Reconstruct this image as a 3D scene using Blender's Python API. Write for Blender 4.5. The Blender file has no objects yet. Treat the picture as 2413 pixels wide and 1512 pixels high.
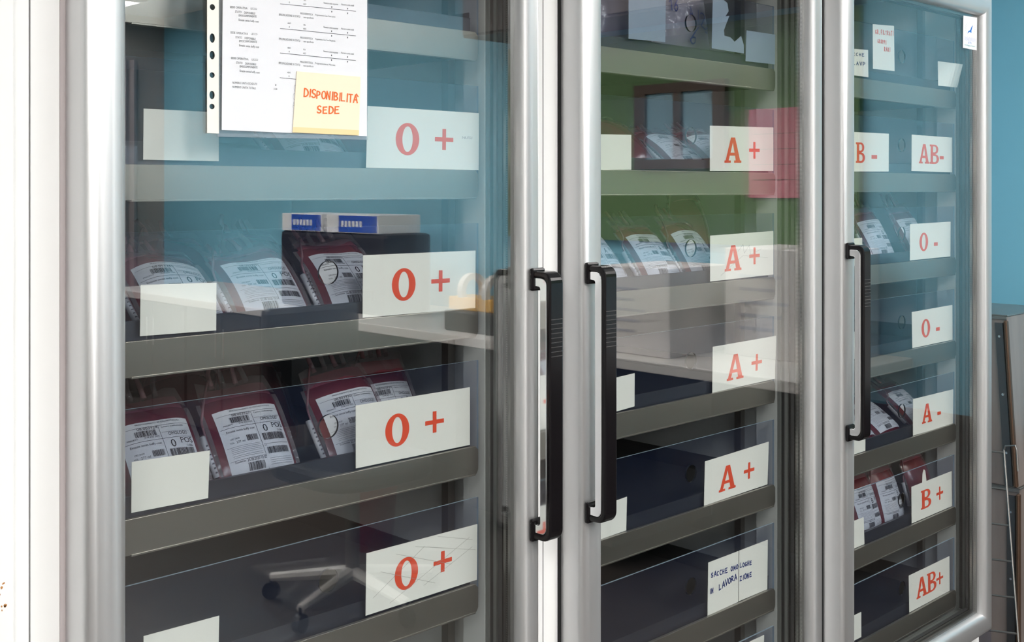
import bpy, bmesh, math, random
from mathutils import Vector, Matrix
R_ = random.Random(7)
sc = bpy.context.scene
COL = sc.collection
# ------------------------------------------------------------------ camera
FPX, CX, HY, VX = 2700.0, 1206.5, 448.0, 3960.0      # focal length (px), principal x, horizon y, vanishing point of the row
AL = math.atan((VX - CX) / FPX); CA, SA = math.cos(AL), math.sin(AL)
DIST, EYE = 1.196, 1.41
cam = bpy.data.cameras.new('camera'); camo = bpy.data.objects.new('camera', cam); COL.objects.link(camo)
cam.sensor_width = 36.0; cam.lens = FPX / 2413 * 36.0
cam.shift_y = -(756 - HY) / 2413; cam.clip_start = 0.02
camo.location = (0, -DIST, EYE); camo.rotation_euler = (math.pi / 2, 0, -(math.pi / 2 - AL))
sc.camera = camo
# ------------------------------------------------------------------ world, exposure
w = bpy.data.worlds.new('world'); sc.world = w; w.use_nodes = True
w.node_tree.nodes['Background'].inputs[0].default_value = (0.8, 0.9, 1, 1)
w.node_tree.nodes['Background'].inputs[1].default_value = 0.3
sc.view_settings.view_transform = 'Standard'; sc.view_settings.look = 'None'
sc.view_settings.exposure = 0.58; sc.view_settings.gamma = 1.0
sc.cycles.transparent_max_bounces = 40; sc.cycles.max_bounces = 9
sc.cycles.glossy_bounces = 4; sc.cycles.diffuse_bounces = 3
sc.cycles.sample_clamp_indirect = 6
LAMP_POWER = 16.5

def at(x, y, Y=0.0):
    """world point on the plane Y = const that the measured point (x, y) of the photograph belongs to"""
    xc = (x - CX) / FPX; d = DIST + Y
    s = d * (CA + xc * SA) / (SA - xc * CA); z = s * CA + d * SA
    return Vector((s, Y, EYE - (y - HY) * z / FPX))

# ------------------------------------------------------------------ materials
MATS = {}
def mat(name, col, rough=0.5, metal=0.0, var=0.0, vscale=20, bump=0.0, bscale=200, stretch=(1, 1, 1), spec=0.5, coat=0.0, emit=None, rvar=0.0):
    m = bpy.data.materials.new(name); m.use_nodes = True
    nt = m.node_tree; b = nt.nodes['Principled BSDF']
    c = (*col, 1)
    b.inputs['Base Color'].default_value = c; b.inputs['Roughness'].default_value = rough
    b.inputs['Metallic'].default_value = metal; b.inputs['Specular IOR Level'].default_value = spec
    b.inputs['Coat Weight'].default_value = coat; b.inputs['Coat Roughness'].default_value = 0.1
    if emit:
        b.inputs['Emission Color'].default_value = (*emit[0], 1); b.inputs['Emission Strength'].default_value = emit[1]
    if var or bump or rvar:
        tc = nt.nodes.new('ShaderNodeTexCoord'); mp = nt.nodes.new('ShaderNodeMapping')
        mp.inputs['Scale'].default_value = stretch; nt.links.new(tc.outputs['Object'], mp.inputs[0])
    if var or rvar:
        n = nt.nodes.new('ShaderNodeTexNoise'); n.inputs['Scale'].default_value = vscale; n.inputs['Detail'].default_value = 5
        nt.links.new(mp.outputs[0], n.inputs['Vector'])
        if var:
            mx = nt.nodes.new('ShaderNodeMix'); mx.data_type = 'RGBA'
            mx.inputs[6].default_value = tuple(max(0, k * (1 - var)) for k in col) + (1,)
            mx.inputs[7].default_value = tuple(min(1, k * (1 + var)) for k in col) + (1,)
            nt.links.new(n.outputs['Fac'], mx.inputs[0]); nt.links.new(mx.outputs[2], b.inputs['Base Color'])
        if rvar:
            mr = nt.nodes.new('ShaderNodeMapRange'); mr.inputs[3].default_value = rough - rvar; mr.inputs[4].default_value = rough + rvar
            nt.links.new(n.outputs['Fac'], mr.inputs[0]); nt.links.new(mr.outputs[0], b.inputs['Roughness'])
    if bump:
        n2 = nt.nodes.new('ShaderNodeTexNoise'); n2.inputs['Scale'].default_value = bscale; n2.inputs['Detail'].default_value = 4
        nt.links.new(mp.outputs[0], n2.inputs['Vector'])
        bp = nt.nodes.new('ShaderNodeBump'); bp.inputs['Strength'].default_value = bump; bp.inputs['Distance'].default_value = 0.002
        nt.links.new(n2.outputs['Fac'], bp.inputs['Height']); nt.links.new(bp.outputs[0], b.inputs['Normal'])
    MATS[name] = m; return m

def clear_mat(name, tint, base, fk, rough=0.0, body=None, bodyfac=0.0, bump=0.0):
    """a thin clear sheet: straight-through light, a mirror share that grows at grazing angles, optional milky share"""
    m = bpy.data.materials.new(name); m.use_nodes = True
    nt = m.node_tree; nt.nodes.clear()
    out = nt.nodes.new('ShaderNodeOutputMaterial'); tr = nt.nodes.new('ShaderNodeBsdfTransparent'); tr.inputs[0].default_value = (*tint, 1)
    gl = nt.nodes.new('ShaderNodeBsdfGlossy'); gl.inputs['Roughness'].default_value = rough; gl.inputs[0].default_value = (1, 1, 1, 1)
    lw = nt.nodes.new('ShaderNodeLayerWeight'); lw.inputs[0].default_value = 0.25
    ma = nt.nodes.new('ShaderNodeMath'); ma.operation = 'MULTIPLY_ADD'; ma.use_clamp = True
    ma.inputs[1].default_value = fk; ma.inputs[2].default_value = base
    pw = nt.nodes.new('ShaderNodeMath'); pw.operation = 'POWER'; pw.inputs[1].default_value = 3.0
    nt.links.new(lw.outputs['Facing'], pw.inputs[0]); nt.links.new(pw.outputs[0], ma.inputs[0])
    mx = nt.nodes.new('ShaderNodeMixShader'); nt.links.new(ma.outputs[0], mx.inputs[0]); nt.links.new(gl.outputs[0], mx.inputs[2])
    src = tr.outputs[0]
    if body:
        df = nt.nodes.new('ShaderNodeBsdfDiffuse'); df.inputs[0].default_value = (*body, 1)
        m2 = nt.nodes.new('ShaderNodeMixShader'); m2.inputs[0].default_value = bodyfac
        nt.links.new(src, m2.inputs[1]); nt.links.new(df.outputs[0], m2.inputs[2]); src = m2.outputs[0]
    if bump:
        tc = nt.nodes.new('ShaderNodeTexCoord'); n2 = nt.nodes.new('ShaderNodeTexNoise'); n2.inputs['Scale'].default_value = 60
        nt.links.new(tc.outputs['Object'], n2.inputs['Vector'])
        bp = nt.nodes.new('ShaderNodeBump'); bp.inputs['Strength'].default_value = bump; bp.inputs['Distance'].default_value = 0.004
        nt.links.new(n2.outputs['Fac'], bp.inputs['Height']); nt.links.new(bp.outputs[0], gl.inputs['Normal'])
    nt.links.new(src, mx.inputs[1]); nt.links.new(mx.outputs[0], out.inputs[0])
    MATS[name] = m; return m

def dotted_mat(name, c0, c1, scale):
    m = mat(name, c0, 0.35, 0.8); nt = m.node_tree; b = nt.nodes['Principled BSDF']
    tc = nt.nodes.new('ShaderNodeTexCoord'); v = nt.nodes.new('ShaderNodeTexVoronoi'); v.inputs['Scale'].default_value = scale
    v.inputs['Randomness'].default_value = 0.0
    nt.links.new(tc.outputs['Object'], v.inputs['Vector'])
    cr = nt.nodes.new('ShaderNodeValToRGB'); cr.color_ramp.elements[0].position = 0.28; cr.color_ramp.elements[1].position = 0.36
    cr.color_ramp.elements[0].color = (*c1, 1); cr.color_ramp.elements[1].color = (*c0, 1)
    nt.links.new(v.outputs['Distance'], cr.inputs[0]); nt.links.new(cr.outputs[0], b.inputs['Base Color'])
    return m

mat('aluminium', (0.64, 0.64, 0.645), 0.43, 0.82, 0.02, 8, 0.01, 90, (3, 3, 0.06), rvar=0.03)
mat('white_paint', (0.86, 0.86, 0.85), 0.35, 0, 0.02, 6, 0.03, 60)
mat('rust', (0.45, 0.2, 0.06), 0.8)
mat('seam', (0.45, 0.40, 0.40), 0.8)  # grey of the shade painted beside the nearest door
mat('steel', (0.35, 0.33, 0.31), 0.36, 0.85, 0.07, 12, 0.06, 120, (0.2, 1, 1), rvar=0.08)
mat('tray_steel', (0.17, 0.17, 0.175), 0.4, 0.85, 0.07, 12, rvar=0.08)  # darker copy of the rail steel, interior shade put into its colour
mat('steel_dark', (0.37, 0.31, 0.285), 0.38, 0.5, 0.35, 5, 0.05, 80, (4, 4, .5), rvar=0.1)
mat('brown_steel', (0.15, 0.09, 0.06), 0.35, 0.6, 0.3, 20, stretch=(4, 4, .2))
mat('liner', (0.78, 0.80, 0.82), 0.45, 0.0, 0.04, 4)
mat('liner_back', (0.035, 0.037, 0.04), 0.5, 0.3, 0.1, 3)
mat('chrome', (0.85, 0.85, 0.86), 0.08, 1.0)
mat('black_plastic', (0.006, 0.005, 0.006), 0.2, 0, spec=0.3)
mat('ridge', (0.06, 0.055, 0.055), 0.3)
mat('gasket', (0.22, 0.23, 0.23), 0.6)
mat('gasket_dark', (0.035, 0.035, 0.038), 0.5)
mat('gap_black', (0.01, 0.01, 0.01), 0.9)
dotted_mat('spacer', (0.15, 0.15, 0.145), (0.50, 0.50, 0.48), 400)
clear_mat('glass_outer', (0.965, 0.972, 0.968), 0.095, 0.62)
clear_mat('glass_inner', (0.985, 0.988, 0.985), 0.012, 0.12)
clear_mat('acrylic', (0.895, 0.91, 0.95), 0.018, 0.14, 0.0, (0.08, 0.12, 0.30), 0.035)
mat('acrylic_lit_edge', (0.42, 0.54, 0.68), 0.25)  # pale blue paints in the light gathered by the polished edges
mat('acrylic_cut', (0.03, 0.035, 0.05), 0.2)
clear_mat('sleeve_film', (0.97, 0.97, 0.98), 0.03, 0.2, 0.12, (0.9, 0.9, 0.92), 0.06)
mat('sleeve_strip', (0.86, 0.85, 0.78), 0.45, 0, 0.03, 20)
mat('card', (0.93, 0.935, 0.92), 0.45, 0, 0.015, 12, 0.05, 30)
mat('card_blue', (0.30, 0.38, 0.52), 0.4, 0, 0.06, 40)
mat('paper', (0.90, 0.90, 0.92), 0.6)
mat('postit', (0.93, 0.82, 0.62), 0.7, 0, 0.02, 8)
mat('postit_base', (0.92, 0.70, 0.38), 0.7)
mat('red_ink', (0.86, 0.085, 0.035), 0.5)
mat('orange_ink', (0.80, 0.13, 0.01), 0.6)
mat('blue_ink', (0.012, 0.035, 0.22), 0.5)
mat('black_ink', (0.012, 0.012, 0.02), 0.6)
mat('grey_ink', (0.16, 0.16, 0.18), 0.6)
mat('pale_ink', (0.5, 0.5, 0.55), 0.6)
mat('pencil', (0.36, 0.36, 0.36), 0.7)
mat('blood', (0.19, 0.03, 0.042), 0.24, 0, 0.25, 30, 0.25, 45, coat=0.5)
mat('blood_thin', (0.42, 0.10, 0.14), 0.3, 0, 0.2, 30, 0.2, 45, coat=0.4)
clear_mat('bag_film', (0.80, 0.74, 0.76), 0.05, 0.45, 0.14, (0.75, 0.66, 0.68), 0.20, 0.6)
clear_mat('zip_film', (0.86, 0.87, 0.9), 0.07, 0.5, 0.16, (0.62, 0.60, 0.68), 0.40, 0.8)
mat('tube_clear', (0.34, 0.17, 0.19), 0.2, 0, coat=0.5)
mat('tube_white', (0.80, 0.80, 0.82), 0.25, 0, coat=0.5)
mat('bag_label', (0.90, 0.91, 0.95), 0.4, 0, 0.02, 30)
mat('pink_content', (0.55, 0.42, 0.45), 0.4, 0, 0.2, 40, 0.3, 30)
mat('sticker_blue', (0.0, 0.16, 0.62), 0.4)
mat('sticker_teal', (0.0, 0.30, 0.34), 0.4)
mat('sticker_pale', (0.62, 0.64, 0.82), 0.5)
mat('sticker_grey', (0.72, 0.74, 0.74), 0.5)
# room
mat('wall_blue', (0.22, 0.54, 0.69), 0.65, 0, 0.03, 3, 0.05, 120)
mat('wall_white', (0.80, 0.79, 0.76), 0.7, 0, 0.02, 3, 0.05, 120)
mat('wall_grey', (0.30, 0.28, 0.27), 0.7, 0, 0.04, 3)
mat('wainscot', (0.065, 0.05, 0.042), 0.6, 0, 0.1, 5)
mat('floor', (0.050, 0.040, 0.035), 0.4, 0, 0.12, 4, 0.02, 50)
mat('ceiling', (0.82, 0.83, 0.82), 0.8)
mat('lamp_body', (0.8, 0.8, 0.8), 0.4)
mat('lamp_glow', (1, 1, 1), 0.5, emit=((1.0, 0.98, 0.95), LAMP_POWER))
mat('laminate', (0.62, 0.58, 0.55), 0.35, 0, 0.03, 5)
mat('laminate_dark', (0.06, 0.05, 0.048), 0.5)
mat('green_board', (0.12, 0.22, 0.085), 0.8, 0, 0.05, 8)
mat('dark_wood', (0.06, 0.03, 0.015), 0.5)
mat('picture_blue', (0.20, 0.36, 0.44), 0.4, 0, 0.15, 6)
mat('poster_red', (0.62, 0.20, 0.24), 0.6)
mat('carton', (0.74, 0.70, 0.68), 0.7, 0, 0.02, 6)
mat('carton_blue', (0.01, 0.09, 0.55), 0.5)
mat('device_black', (0.010, 0.010, 0.013), 0.35)
mat('yellow', (0.80, 0.40, 0.02), 0.4)
mat('chair_red', (0.36, 0.012, 0.02), 0.7)
mat('curtain', (0.30, 0.27, 0.28), 0.8, 0, 0.1, 30, stretch=(1, 1, 0.02))
mat('screw', (0.9, 0.9, 0.9), 0.25, 1.0)

# ------------------------------------------------------------------ builders
def link(o, parent=None):
    COL.objects.link(o)
    if parent is not None: o.parent = parent
    return o
def tag(o, label, cat, group=None, kind=None):
    o['label'] = label; o['category'] = cat
    if group: o['group'] = group
    if kind: o['kind'] = kind
    return o
def thing(name, loc, label, cat, group=None, rot=(0, 0, 0)):
    o = bpy.data.objects.new(name, None); o.empty_display_size = 0.05
    o.location = loc; o.rotation_euler = rot; link(o); tag(o, label, cat, group); return o

class MB:
    def __init__(s): s.v = []; s.f = []; s.m = []
    def add(s, vs, fs, mi=0):
        o = len(s.v); s.v += [tuple(p) for p in vs]; s.f += [tuple(i + o for i in f) for f in fs]; s.m += [mi] * len(fs)
    def box(s, x0, x1, y0, y1, z0, z1, mi=0):
        s.add([(x0, y0, z0), (x1, y0, z0), (x1, y1, z0), (x0, y1, z0), (x0, y0, z1), (x1, y0, z1), (x1, y1, z1), (x0, y1, z1)],
              [(0, 3, 2, 1), (4, 5, 6, 7), (0, 1, 5, 4), (1, 2, 6, 5), (2, 3, 7, 6), (3, 0, 4, 7)], mi)
    def prism(s, poly, y0, y1, mi=0, axis='y'):
        """poly: (a, b) outline; extruded along the axis"""
        n = len(poly)
        P = (lambda a, b, c: (a, c, b)) if axis == 'y' else ((lambda a, b, c: (c, a, b)) if axis == 'x' else (lambda a, b, c: (a, b, c)))
        vs = [P(a, b, y0) for a, b in poly] + [P(a, b, y1) for a, b in poly]
        fs = [tuple(range(n)), tuple(range(2 * n - 1, n - 1, -1))] + [(i, n + i, n + (i + 1) % n, (i + 1) % n) for i in range(n)]
        s.add(vs, fs, mi)
    def tube(s, path, r, n=8, mi=0, caps=True):
        path = [Vector(p) for p in path]; vs = []; fs = []; up = None
        for i, p in enumerate(path):
            t = (path[min(i + 1, len(path) - 1)] - path[max(i - 1, 0)]).normalized()
            if up is None:
                up = Vector((0, 0, 1)) if abs(t.z) < 0.9 else Vector((1, 0, 0))
            a = t.cross(up)
            if a.length < 1e-6: a = t.cross(Vector((0, 1, 0.3)))
            a.normalize(); b = a.cross(t).normalized(); up = b
            rr = r[i] if isinstance(r, (list, tuple)) else r
            vs += [p + rr * (math.cos(2 * math.pi * k / n) * a + math.sin(2 * math.pi * k / n) * b) for k in range(n)]
        for i in range(len(path) - 1):
            fs += [(i * n + k, i * n + (k + 1) % n, (i + 1) * n + (k + 1) % n, (i + 1) * n + k) for k in range(n)]
        if caps: fs += [tuple(range(n - 1, -1, -1)), tuple(range((len(path) - 1) * n, len(path) * n))]
        s.add(vs, fs, mi)
    def build(s, name, mats, parent=None, org=None, smooth=False, bevel=0.0):
        o3 = Vector(org) if org is not None else (parent_world(parent) if parent is not None else Vector((0, 0, 0)))
        me = bpy.data.meshes.new(name); me.from_pydata([(x - o3.x, y - o3.y, z - o3.z) for x, y, z in s.v], [], s.f)
        mats = mats if isinstance(mats, (list, tuple)) else [mats]
        for k in mats: me.materials.append(MATS[k])
        me.polygons.foreach_set('material_index', s.m)
        bm = bmesh.new(); bm.from_mesh(me); bmesh.ops.recalc_face_normals(bm, faces=bm.faces); bm.to_mesh(me); bm.free()
        if smooth: me.polygons.foreach_set('use_smooth', [True] * len(me.polygons))
        me.update()
        o = bpy.data.objects.new(name, me)
        if parent is None: o.location = o3
        link(o, parent)
        if bevel:
            b = o.modifiers.new('bevel', 'BEVEL'); b.width = bevel; b.segments = 2; b.limit_method = 'ANGLE'; b.angle_limit = math.radians(40)
        return o
def parent_world(p):
    v = Vector((0, 0, 0))
    while p is not None:
        v += p.location; p = p.parent
    return v
def flat(name, polys, mapf, matname, parent):
    """2-D polygons mapped on to a surface: print"""
    m = MB()
    for k, (vs, fs) in enumerate(polys):
        o_ = (k % 12) * 2e-5; m.add([(p[0], p[1] - o_, p[2]) for p in (mapf(a, b) for a, b in vs)], fs)
    o3 = parent_world(parent)
    me = bpy.data.meshes.new(name); me.from_pydata([(x - o3.x, y - o3.y, z - o3.z) for x, y, z in m.v], [], m.f); me.materials.append(MATS[matname]); me.update()
    return link(bpy.data.objects.new(name, me), parent)

# ---- lettering
_TC = {}
def text2d(s):
    if s in _TC: return _TC[s]
    cu = bpy.data.curves.new('t', 'FONT'); cu.body = s; cu.resolution_u = 2
    ob = bpy.data.objects.new('t', cu); COL.objects.link(ob)
    dg = bpy.context.evaluated_depsgraph_get(); dg.update()
    me = ob.evaluated_get(dg).to_mesh()
    vs = [(v.co.x, v.co.y) for v in me.vertices]; fs = [tuple(p.vertices) for p in me.polygons]
    ob.evaluated_get(dg).to_mesh_clear(); bpy.data.objects.remove(ob); bpy.data.curves.remove(cu)
    x0 = min((p[0] for p in vs), default=0); x1 = max((p[0] for p in vs), default=1)
    _TC[s] = ([((x - x0) / max(x1 - x0, 1e-6), y / 0.7) for x, y in vs], fs, (x1 - x0) / 0.7); return _TC[s]
def T(s, x, y, h, wd=None, slope=0.0, asp=1.0):
    vs, fs, r = text2d(s); wd = wd if wd else r * h * asp
    return ([(x + a * wd, y + b * h + slope * a * wd) for a, b in vs], fs)
def Q(x0, y0, x1, y1): return ([(x0, y0), (x1, y0), (x1, y1), (x0, y1)], [(0, 1, 2, 3)])
def seg(p, q, t):
    dx, dy = q[0] - p[0], q[1] - p[1]; l = math.hypot(dx, dy) or 1e-6; ux, uy = dx / l * t / 2, dy / l * t / 2
    return ([(p[0] - ux + uy, p[1] - uy - ux), (p[0] - ux - uy, p[1] - uy + ux), (q[0] + ux - uy, q[1] + uy + ux), (q[0] + ux + uy, q[1] + uy - ux)], [(0, 1, 2, 3)])
def line(pts, t): return [seg(pts[i], pts[i + 1], t) for i in range(len(pts) - 1)]
def arc(cx, cy, rx, ry, a0, a1, n=8): return [(cx + rx * math.cos(math.radians(a0 + (a1 - a0) * i / n)), cy + ry * math.sin(math.radians(a0 + (a1 - a0) * i / n))) for i in range(n + 1)]
G = {'A': [[(0, 0), (.45, 1), (.9, 0)], [(.15, .35), (.75, .35)]], 'B': [[(0, 0), (0, 1)] + arc(.15, .76, .55, .24, 90, -90), [(0, .5)] + arc(.2, .25, .6, .25, 90, -90) + [(0, 0)]],
     'C': [arc(.5, .5, .5, .5, 60, 300)], 'D': [[(0, 0), (0, 1)] + arc(.1, .5, .75, .5, 90, -90) + [(0, 0)]], 'E': [[(.75, 1), (0, .95), (0, 0), (.8, .04)], [(0, .5), (.6, .55)]],
     'F': [[(.75, 1), (0, .95), (0, 0)], [(0, .5), (.55, .52)]], 'G': [arc(.5, .5, .5, .5, 60, 330) + [(.5, .4)]], 'H': [[(0, 0), (0, 1)], [(.7, 0), (.7, 1)], [(0, .5), (.7, .5)]],
     'I': [[(.2, 0), (.25, 1)]], 'L': [[(0, 1), (0, 0), (.7, .03)]], 'M': [[(0, 0), (.1, 1), (.45, .35), (.8, 1), (.9, 0)]], 'N': [[(0, 0), (.05, 1), (.7, 0), (.75, 1)]],
     'O': [arc(.45, .5, .45, .5, 90, 450, 12)], 'P': [[(0, 0), (0, 1)] + arc(.1, .72, .6, .28, 90, -90) + [(0, .45)]], 'R': [[(0, 0), (0, 1)] + arc(.1, .74, .6, .26, 90, -90) + [(.1, .48), (.8, 0)]],
     'S': [arc(.42, .74, .36, .26, 40, 260, 7) + arc(.36, .24, .4, .24, 80, -150, 7)], 'T': [[(0, 1), (.8, 1)], [(.4, 1), (.38, 0)]], 'U': [[(0, 1), (0, .3)] + arc(.35, .3, .35, .3, 180, 360) + [(.7, 1)]],
     'V': [[(0, 1), (.4, 0), (.8, 1)]], 'Z': [[(0, 1), (.7, 1), (0, 0), (.75, 0)]], '1': [[(.1, .75), (.35, 1), (.3, 0)]], '2': [arc(.35, .72, .35, .28, 160, -20) + [(0, 0), (.75, .05)]],
     '6': [[(.6, 1), (.15, .5)] + arc(.4, .27, .35, .27, 140, 500, 12)], '.': [[(.2, 0), (.25, .05)]], '0': [arc(.4, .5, .4, .5, 90, 450, 12)], ' ': [], '`': [[(.1, 1.35), (.35, 1.1)]], '-': [[(.1, .5), (.6, .5)]]}
def hand(s, x, y, h, adv, t, slope=0.0, jit=0.06, asp=0.8):
    out = []; r = random.Random(s); cx = x
    for ch in s:
        dy = (r.random() - .5) * jit * h * 2; k = 1 + (r.random() - .5) * jit * 3
        for st in G.get(ch, []):
            out += line([(cx + a * h * asp * k, y + (cx - x + a * h * asp) * slope + dy + b * h * k) for a, b in st], t)
        cx += adv * (0.55 if ch in 'I1' else 1.0) if ch != '`' else 0
    return out
def ring(cx, cy, rx, ry, ix, iy, a0=0, a1=360, n=32):
    o = arc(cx, cy, rx, ry, a0, a1, n); i = arc(cx, cy, ix, iy, a0, a1, n)
    return (o + i, [(k, k + 1, n + 1 + k + 1, n + 1 + k) for k in range(n)])
def big(ch, x0, x1, y0, y1):
    w_, h_ = x1 - x0, y1 - y0
    def M(ps): return [([(x0 + a * w_, y0 + b * h_) for a, b in vs], fs) for vs, fs in ps]
    if ch == '0': return M([ring(.5, .5, .5, .5, .22, .395)])
    if ch == '+': return M([Q(0, .40, 1, .60), Q(.40, 0, .60, .40), Q(.40, .60, .60, 1)])
    if ch == '-': return M([Q(0, 0, 1, 1)])
    if ch == 'A':
        return M([([(.07, .09), (.25, .09), (.50, .80), (.50, 1), (.39, 1)], [(0, 1, 2, 3, 4)]), ([(.67, .09), (.93, .09), (.63, 1), (.50, 1), (.50, .80)], [(0, 1, 2, 3, 4)]),
                  ([(.317, .28), (.624, .28), (.596, .40), (.359, .40)], [(0, 1, 2, 3)]), Q(0, 0, .37, .09), Q(.57, 0, 1.0, .09)])
    if ch == 'B':
        return M([Q(.10, .095, .36, .91), Q(0, 0, .55, .095), Q(0, .91, .52, 1), Q(.36, .415, .52, .60), Q(.52, .415, .55, .51),
                  ring(.52, .755, .40, .245, .17, .155, 90, -90, 12), ring(.55, .255, .45, .255, .19, .16, 90, -90, 12)])
    return []
def bars(x0, x1, y0, y1, n, seed):
    r = random.Random(seed); xs = []; out = []; x = 0.0
    for i in range(n):
        wd = r.choice((1, 1, 2, 3)); gp = r.choice((1, 1, 2)); xs.append((x, x + wd)); x += wd + gp
    for a, b in xs: out.append(Q(x0 + a / x * (x1 - x0), y0, x0 + b / x * (x1 - x0), y1))
    return out

# ------------------------------------------------------------------ the room
def struct(name, m, mats, bevel=0.0):
    o = m.build(name, mats, bevel=bevel); o['kind'] = 'structure'; return o
XL, XR, YB, YO, ZC = -2.6, 3.90, 0.86, -6.3, 2.62
m = MB(); m.box(XL, XR, YO, YB, -0.1, 0); struct('floor', m, 'floor')
m = MB(); m.box(XL, XR, YO, YB, ZC, ZC + 0.1); struct('ceiling', m, 'ceiling')
m = MB(); m.box(XL - .1, XR + .1, YB, YB + .1, 0, ZC); o = struct('wall_back', m, 'wall_blue'); o['label'] = 'blue painted wall behind the refrigerators'
m = MB(); m.box(XR, XR + .1, YO, YB, 0.62, ZC, 0); m.box(XR, XR + .1, YO, YB, 0, 0.62, 1); m.box(XR - .012, XR, YO, YB, 0.60, 0.63, 1)
o = struct('wall_right', m, ['wall_blue', 'wainscot']); o['label'] = 'blue painted wall at the end of the refrigerator row'
m = MB(); m.box(XL - .1, XL, YO, YB, 0, ZC); struct('wall_left', m, 'wall_white')
m = MB(); m.box(XL, XR, YO - .1, YO, 0, ZC); struct('wall_front', m, 'wall_grey')
# a light curtain strip and dark doorway on the wall behind the photographer
m = MB()
pts = [(3.30 + i * 0.02, YO + 0.05 + 0.02 * math.sin(i * 1.9)) for i in range(20)]
m.prism(pts + [(x, y + .006) for x, y in reversed(pts)], 0.05, 2.3, axis='z')
tag(m.build('curtain', 'curtain', org=(3.5, YO + .06, .05)), 'grey folded curtain hanging in the far room corner, reflected in the glass', 'curtain')

def ceiling_lamp(x, y, ln, wd, lab):
    t = thing('ceiling_lamp', (x, y, ZC), lab, 'lamp', 'fluorescent ceiling lamps')
    m = MB(); hx, hy = wd / 2, ln / 2
    for a in ((x - hx - .03, x - hx, y - hy - .03, y + hy + .03), (x + hx, x + hx + .03, y - hy - .03, y + hy + .03), (x - hx, x + hx, y - hy - .03, y - hy), (x - hx, x + hx, y + hy, y + hy + .03)):
        m.box(*a, ZC - .06, ZC)
    m.build('frame', 'lamp_body', t)
    m = MB(); m.box(x - hx, x + hx, y - hy, y + hy, ZC - .045, ZC - .04); m.build('diffuser', 'lamp_glow', t)
for i, (x, y) in enumerate(((-1.2, -2.1), (0.5, -2.2), (2.2, -2.2), (-1.2, -4.4), (0.7, -4.4), (2.5, -4.2), (3.0, -5.75), (3.3, -1.15))):  # the last, narrow lamp is added to brighten the blue end wall
    ceiling_lamp(x, y, 0.6 if i == 6 else 1.2, 0.3 if i == 7 else 0.6, ['ceiling lamp above the space left of the photographer', 'ceiling lamp above the photographer', 'ceiling lamp nearest the end wall by the refrigerators', 'ceiling lamp far behind on the white wall side',
                 'ceiling lamp in the middle of the room behind', 'ceiling lamp over the long counter', 'ceiling lamp in the far corner, reflected top left in the glass', 'added ceiling lamp that brightens the end wall by the steel housings'][i])

# the long counter along the end wall and what stands on it (seen in the glass)
ct = thing('counter', (3.5, -3.0, 0), 'long pale worktop on dark base cabinets along the end wall', 'counter')
m = MB(); m.box(3.15, XR - .002, -5.6, -0.75, 0.77, 0.81); m.build('worktop', 'laminate', ct, bevel=.004)
for i in range(6):
    y0 = -5.55 + i * 0.79
    if i in (3, 5): continue
    m = MB(); m.box(3.25, XR - .02, y0, y0 + .78, 0.08, 0.77); b = m.build('base_cabinet', 'laminate_dark', ct)
    m = MB(); m.box(3.23, 3.25, y0 + .01, y0 + .38, 0.1, 0.75); m.box(3.23, 3.25, y0 + .40, y0 + .77, 0.1, 0.75); m.build('cabinet_door', 'laminate_dark', b)
    m = MB(); m.tube([(3.215, y0 + .35, .5), (3.215, y0 + .35, .66)], .006); m.tube([(3.215, y0 + .43, .5), (3.215, y0 + .43, .66)], .006); m.build('cabinet_handle', 'chrome', b)
nb = thing('notice_board', (XR - .02, -1.8, 1.22), 'green notice board with dark frame on the end wall, reflected in the middle glass', 'notice board')
m = MB(); m.box(XR - .03, XR - .012, -2.75, -0.98, 1.22, 2.06); m.build('felt', 'green_board', nb)
m = MB()
for a in ((-2.79, -0.94, 1.19, 1.22), (-2.79, -0.94, 2.06, 2.09), (-2.79, -2.75, 1.22, 2.06), (-0.98, -0.94, 1.22, 2.06)): m.box(XR - .04, XR - .01, *a)
m.build('frame', 'green_board', nb)
pf = thing('framed_picture', (XR - .045, -1.76, 1.5), 'dark-framed picture of two blue panels on the green board, seen in the glass', 'picture')
m = MB()
for a in ((-1.99, -1.52, 1.50, 1.54), (-1.99, -1.52, 1.82, 1.86), (-1.99, -1.93, 1.54, 1.82), (-1.58, -1.52, 1.54, 1.82), (-1.78, -1.74, 1.54, 1.82)): m.box(XR - .06, XR - .031, *a)
m.build('frame', 'dark_wood', pf)
m = MB(); m.box(XR - .045, XR - .033, -1.93, -1.58, 1.54, 1.82); m.build('panel', 'picture_blue', pf)
m = MB(); m.box(XR - .036, XR - .031, -1.42, -1.10, 1.38, 1.73)
for i in range(4): m.box(XR - .037, XR - .036, -1.40, -1.12, 1.45 + .06 * i, 1.452 + .06 * i, 1)
tag(m.build('red_poster', ['poster_red', 'dark_wood'], org=(XR - .034, -1.26, 1.38)), 'red poster pinned to the green board, seen as a pink patch in the glass', 'poster')
def carton(x0, x1, y0, y1, z0, z1, lab, mats=('carton', 'pale_ink'), flap=True, name='cardboard_box', kind='box'):
    t = thing(name, ((x0 + x1) / 2, (y0 + y1) / 2, z0), lab, kind)
    m = MB(); m.box(x0, x1, y0, y1, z0, z1); m.build('box_body', mats[0], t, bevel=.003)
    m = MB(); m.box(x0 + .004, x1 - .004, (y0 + y1) / 2 - .025, (y0 + y1) / 2 + .025, z1, z1 + .0008); m.build('tape', 'laminate', t)
    m = MB()
    for i in range(5): m.box(x0 - .001, x0, y0 + (y1 - y0) * .15, y0 + (y1 - y0) * (.5 + .07 * (i % 3)), z0 + (z1 - z0) * (.25 + .12 * i), z0 + (z1 - z0) * (.28 + .12 * i))
    m.build('printed_lines', mats[1], t)
    return t
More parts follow.
